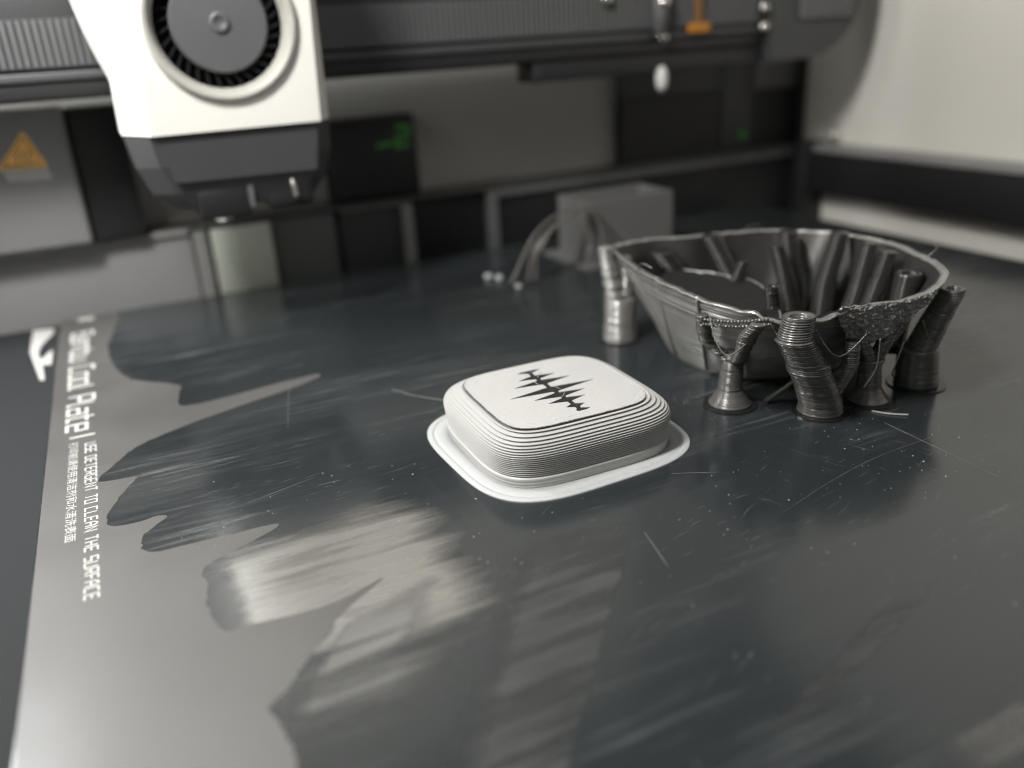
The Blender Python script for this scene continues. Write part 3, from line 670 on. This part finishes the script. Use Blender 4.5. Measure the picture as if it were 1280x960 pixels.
def ring_y(mb, cx, cz, prof, k=72):
    mb.loft([[(x, y, z) for x, z in circ(cx, cz, r, k)] for r, y in prof], False, False); return mb
ring_y(MB(), FX, FZ, [(17.1, 200.0), (16.9, 198.9), (16.0, 198.7), (15.2, 199.4), (14.3, 201.2), (14.1, 203)]).build('fan_bezel', M['bezel'], th)
fan = MB().loft([[(x, y, z) for x, z in circ(FX, FZ, r)] for r, y in ((10.9, 206), (10.9, 202.0), (10.4, 201.4), (2.6, 201.2))], True, True, False).build('fan_hub', M['hub'], th)
ring_y(MB(), FX, FZ, [(2.4, 201.15), (2.1, 200.7), (1.3, 200.7), (1.0, 201.0), (.01, 201.0)], 32).build('hub_dimple', M['hub'], fan)
for i in range(34):
    a = 2*PI*i/34; mb = MB(); ca, sa = math.cos(a), math.sin(a); c2, s2 = math.cos(a+.12), math.sin(a+.12)
    mb.add([(FX+11*ca, 202.6, FZ+11*sa), (FX+14.1*c2, 202.6, FZ+14.1*s2), (FX+14.1*c2, 206, FZ+14.1*s2), (FX+11*ca, 206, FZ+11*sa),
            (FX+11*math.cos(a+.05), 202.6, FZ+11*math.sin(a+.05)), (FX+14.1*math.cos(a+.17), 202.6, FZ+14.1*math.sin(a+.17)), (FX+14.1*math.cos(a+.17), 206, FZ+14.1*math.sin(a+.17)), (FX+11*math.cos(a+.05), 206, FZ+11*math.sin(a+.05))],
           [(0, 1, 2, 3), (4, 7, 6, 5), (0, 4, 5, 1), (3, 2, 6, 7), (1, 5, 6, 2), (0, 3, 7, 4)])
    mb.build('fan_blade', M['blade'], th)
mb = MB()
mb.loft([[(36.5, 201.2, 42.2), (70.0, 201.2, 41.8), (71.6, 201.2, 53.1), (33.6, 201.2, 53.1)], [(36.5, 204, 42.2), (70.0, 204, 41.8), (71.6, 204, 53.1), (33.6, 204, 53.1)]], smooth=False)
mb.build('shroud_front', M['dark'], th)
def octo(x0, x1, y0, y1, c, z): return [(x0+c, y0, z), (x1-c, y0, z), (x1, y0+c, z), (x1, y1, z), (x0, y1, z), (x0, y0+c, z)]
MB().loft([octo(27.6, 75.9, 202, 228, 5, 53.1), octo(28.6, 75.4, 202, 228, 5, 46), octo(31, 73.5, 203, 228, 5, 39.5), octo(36, 70, 205, 228, 5, 35)], smooth=False).build('shroud', M['dark'], th)
MB().box(40.5, 53, 203, 220, 32.5, 39.5, .8).build('heater_block', M['black'], th)
MB().box(57, 69, 204, 220, 32.8, 39, 1.5).build('part_duct', M['black'], th)
MB().box(52.6, 54.0, 202.8, 204.2, 34, 40, .3).build('wire_guide', M['mid'], th)
MB().tube([(63.6, 203.4, 41.0), (63.9, 203.4, 37), (64.6, 203.4, 35.2)], [.5, .7, .9], 10).build('metal_clip', M['steel'], th)
MB().box(33.8, 72.4, 200.6, 201.0, 53.0, 53.35).build('cover_seam', M['black'], th)
MB().tube([(46.2, 206, 39), (45.6, 204.6, 36.6), (46.8, 204.8, 33.4)], .5, 8).build('heater_wire', M['mid'], th)
nz = MB().tube([(47, 212, 33), (47, 212, 30.6), (47, 212, 29.4)], [3.2, 2.6, .7], 16).build('nozzle', M['steel'], th)

# ------------------------------------------------------------------ gantry
ga = thing('gantry_beam', 'dark cross beam with toothed belts behind the print head', 'gantry', (110, 240, 61))
MB().box(-60, 245, 238, 252, 61.4, 90, .5).build('beam', M['black'], ga)
MB().box(-60, 244.5, 235.2, 237.9, 66.0, 68.2, .4).build('ledge', M['dark'], ga)
MB().box(-60, 244, 236.2, 237.9, 62.0, 65.8, .3).build('lower_rail', M['black'], ga)
MB().box(-60, 240, 236.4, 237.9, 69.2, 80.5).build('belt', M['dark'], ga)
mb = MB(); x = -55
while x < 236:
    if not 28 < x < 72: mb.box(x, x+.85, 235.7, 236.38, 69.4, 80.3)
    x += 1.75
mb.build('belt_teeth', M['mid'], ga, kind='stuff')
prof_ = [(241, 56.2), (256, 56.2), (264, 57.5), (271, 60.5), (276.5, 65), (280, 71), (281.6, 78), (282, 104), (241, 104)]
eb = MB().prism(prof_, 232, 254, 'y').build('end_block', M['dark'], ga)
MB().box(252, 277, 230.6, 231.95, 69, 102, .5).build('block_cover', M['mid'], eb)
MB().box(150, 240.9, 236.6, 250, 55.6, 61.3, .6).build('lower_cover', M['black'], ga)
for x, z, r in ((239.0, 67.6, 2.0), (238.8, 73.8, 2.0), (175.3, 78.8, 1.9)):
    MB().ball((x, 234.6, z), r, 3, (1, .8, 1)).build('screw_head', M['steel'], ga)
rod = MB().tube([(195.7, 234.2, 67), (195.6, 234.2, 86)], 2.6, 16).build('rod', M['mid'], ga)
MB().ball((195.9, 233.4, 66.6), 1.9, 2).build('rod_tip', M['steel'], rod); MB().ball((195.7, 232.8, 77.0), 2.2, 2).build('rod_cap', M['steel'], rod)
MB().ball((196, 234, 53.6), 2.2, 3, (.95, .95, 1.9)).build('white_plug', M['print'], ga)
MB().box(206.6, 215.4, 233.6, 235.0, 67.0, 70.2, .5).build('orange_tab', M['orange'], ga)
MB().box(209.8, 212.2, 234.2, 235.4, 70.3, 84).build('ribbon', mat('brown_ribbon', (.20, .10, .03), .5), ga)

# ------------------------------------------------------------------ rear step below the back wall
rs = thing('rear_step', 'long grey step along the back with a black opening and framed recesses', 'rear panel', (110, 275, -40))
zt = 19.5
MB().box(-69, 299.8, 276, 283.9, -60, zt-1.5).build('step_body', M['dark'], rs)
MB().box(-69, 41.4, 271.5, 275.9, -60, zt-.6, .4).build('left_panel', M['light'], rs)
MB().box(-69, 299.7, 270.9, 283.8, zt-1.4, zt+.2, .6).build('top_ledge', M['dark'], rs)
MB().box(-69, 41.0, 270.2, 271.4, zt-2.3, zt-.2, .5).build('ledge_lip', M['lip'], rs)
MB().box(42, 46.2, 270.6, 275.9, -60, zt-1.6, .5).build('edge_strip', M['lip'], rs)
MB().box(66.8, 88, 271.8, 275.9, -60, zt-1.6, .4).build('centre_panel', M['mid'], rs)
MB().box(46.4, 66.6, 271.8, 275.9, -60, -4, .4).build('lower_panel', M['mid'], rs)
fr = MB(); fr.box(91, 116.4, 270.8, 275.8, 17.3, zt-1.5, .4); fr.box(112.6, 116.4, 271, 275.8, -60, 17.2, .4)
fr.build('recess_frame', M['lip'], rs)
MB().box(91, 112.5, 274.2, 275.9, -60, 17.2).build('recess_back', M['dark'], rs)
MB().box(117.2, 145.5, 274.9, 275.9, -7.4, 17.8).build('black_opening', M['black'], rs)
fr = MB(); fr.box(145.8, 149.8, 271.4, 275.9, -60, 18, .4); fr.box(150, 299, 271.6, 275.9, 15.2, 18, .4); fr.box(116.6, 145.6, 271.4, 275.9, -60, -7.6, .4)
fr.build('opening_frame', M['mid'], rs)
MB().box(150, 299.6, 273.6, 275.9, -60, 15).build('right_panel', M['black'], rs)
wp = thing('wiper_pad', 'pale square pad fixed to the rear step right below the nozzle', 'wiper pad', (57, 270, -3.5))
MB().box(47.4, 66.4, 269.2, 271.6, -3.2, 18.0, .5).build('pad', M['pad'], wp)

# bits on the back wall
up = thing('added_reflection_panel', 'unseen pale panel added high above the cross beam for its reflection in the plate', 'reflector panel', (60, 282, 100))
MB().prism([(-69, 96), (215, 96), (215, 255), (-69, 255)], 281, 283.9, 'y').build('panel', M['wall'], up)  # added out of view, only to be mirrored in the plate
bw = thing('rear_cover', 'black boxy cover with grey pillars in the far right corner of the back wall', 'rear cover', (255, 281, 20))
MB().box(208.4, 257, 279.5, 283.9, 19.8, 44).build('dark_window', M['black'], bw)
MB().box(208.4, 257, 278.6, 283.9, 44.2, 62, .4).build('upper_panel', M['dark'], bw)
MB().box(257.2, 273.6, 278.9, 283.9, 19.8, 54, .6).build('pillar', M['dark'], bw)
MB().box(273.8, 296, 278.6, 283.9, 43, 54, .4).build('corner_panel', M['mid'], bw)
MB().box(273.8, 296, 280.5, 283.9, 19.8, 42.8).build('corner_window', M['black'], bw)
MB().box(296.2, 299.8, 276, 283.9, 19.8, 70, .4).build('corner_post', M['black'], bw)
MB().ball((267.8, 278.4, 25.4), 1.9, 2).build('green_lamp', M['green'], bw)
dm = thing('display_module', 'small black module with glowing green digits beside the print head', 'display module', (108, 277, 20))
MB().box(90, 122, 275.4, 283.8, 19.9, 47.4, 1.5).build('case', M['black'], dm)
mb = MB()
for pts in ([(107.2, 37.6), (113.0, 38.2)], [(114.6, 43.0), (119.0, 43.4), (119.0, 40.2), (114.6, 39.8), (114.4, 36.8), (119.0, 37.2)]):
    stroke(mb, pts, .65, lambda p: (p.x, 275.2, p.y))
mb.build('green_digits', M['green'], dm)
wh = thing('heater_housing', 'dark housing left of the print head carrying an amber heat warning triangle', 'housing', (-5, 270, 20))
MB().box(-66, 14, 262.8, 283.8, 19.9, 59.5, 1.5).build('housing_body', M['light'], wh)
MB().box(14.2, 29, 266, 283.8, 19.9, 58.5, 1.0).build('housing_end', M['black'], wh)
MB().box(-66, 2, 261.6, 262.7, 57.2, 59.4, .4).build('housing_lip', M['lip'], wh)
stk = MB().prism([(-5.4, 43.9), (6.6, 43.2), (7.0, 43.9), (3.6, 52.9), (2.8, 53.2)], 262.55, 262.75, 'y').build('warning_sticker', M['sticker'], wh)
MB().prism([(-4.6, 43.6), (7.2, 42.9), (7.6, 39.8), (-3.4, 40.4)], 262.58, 262.77, 'y').build('sticker_text_strip', M['strip'], stk)
mb = MB()
for a_, b_ in (((-4.2, 44.35), (5.9, 43.8)), ((5.9, 43.8), (2.95, 52.0)), ((2.95, 52.0), (-4.2, 44.35))):
    stroke(mb, [a_, b_], .16, lambda p: (p.x, 262.52, p.y))
mb.build('triangle_border', M['ink'], stk)
mb = MB()
for k in range(3):
    pts = [(-.6+k*1.6+.35*math.sin(j*1.4), 45.4+j*.55-.1*k) for j in range(7)]
    stroke(mb, pts, .22, lambda p: (p.x+.4*(p.y-45), 262.5, p.y))
mb.build('heat_symbol', M['ink'], stk)
mb = MB().box(-3.4, 4.6, 262.5, 262.56, 44.5, 44.9); mb.build('symbol_base', M['ink'], stk)

# ------------------------------------------------------------------ rail on the right wall
sr = thing('side_rail', 'black rail with a pale top edge running along the right wall', 'side rail', (295, 130, 0))
MB().box(290, 299.8, -30, 262, 1.0, 17.4, .6).build('rail_body', M['black'], sr)
MB().box(290.6, 299.8, -30, 261, 17.6, 20.6, .8).build('rail_top', M['lip'], sr)
MB().box(288.5, 299.8, 262.3, 270, -40, 21.5, .6).build('rail_end', M['black'], sr)
cl = MB().ball((297.2, 256, 23.5), 2.2, 2, (1, 1, 1.3)).build('shiny_clip', M['steel']); cl['label'] = 'small shiny clip on top of the side rail near the corner'; cl['category'] = 'clip'
for o in bpy.data.objects:
    if '_base' in o: del o['_base']
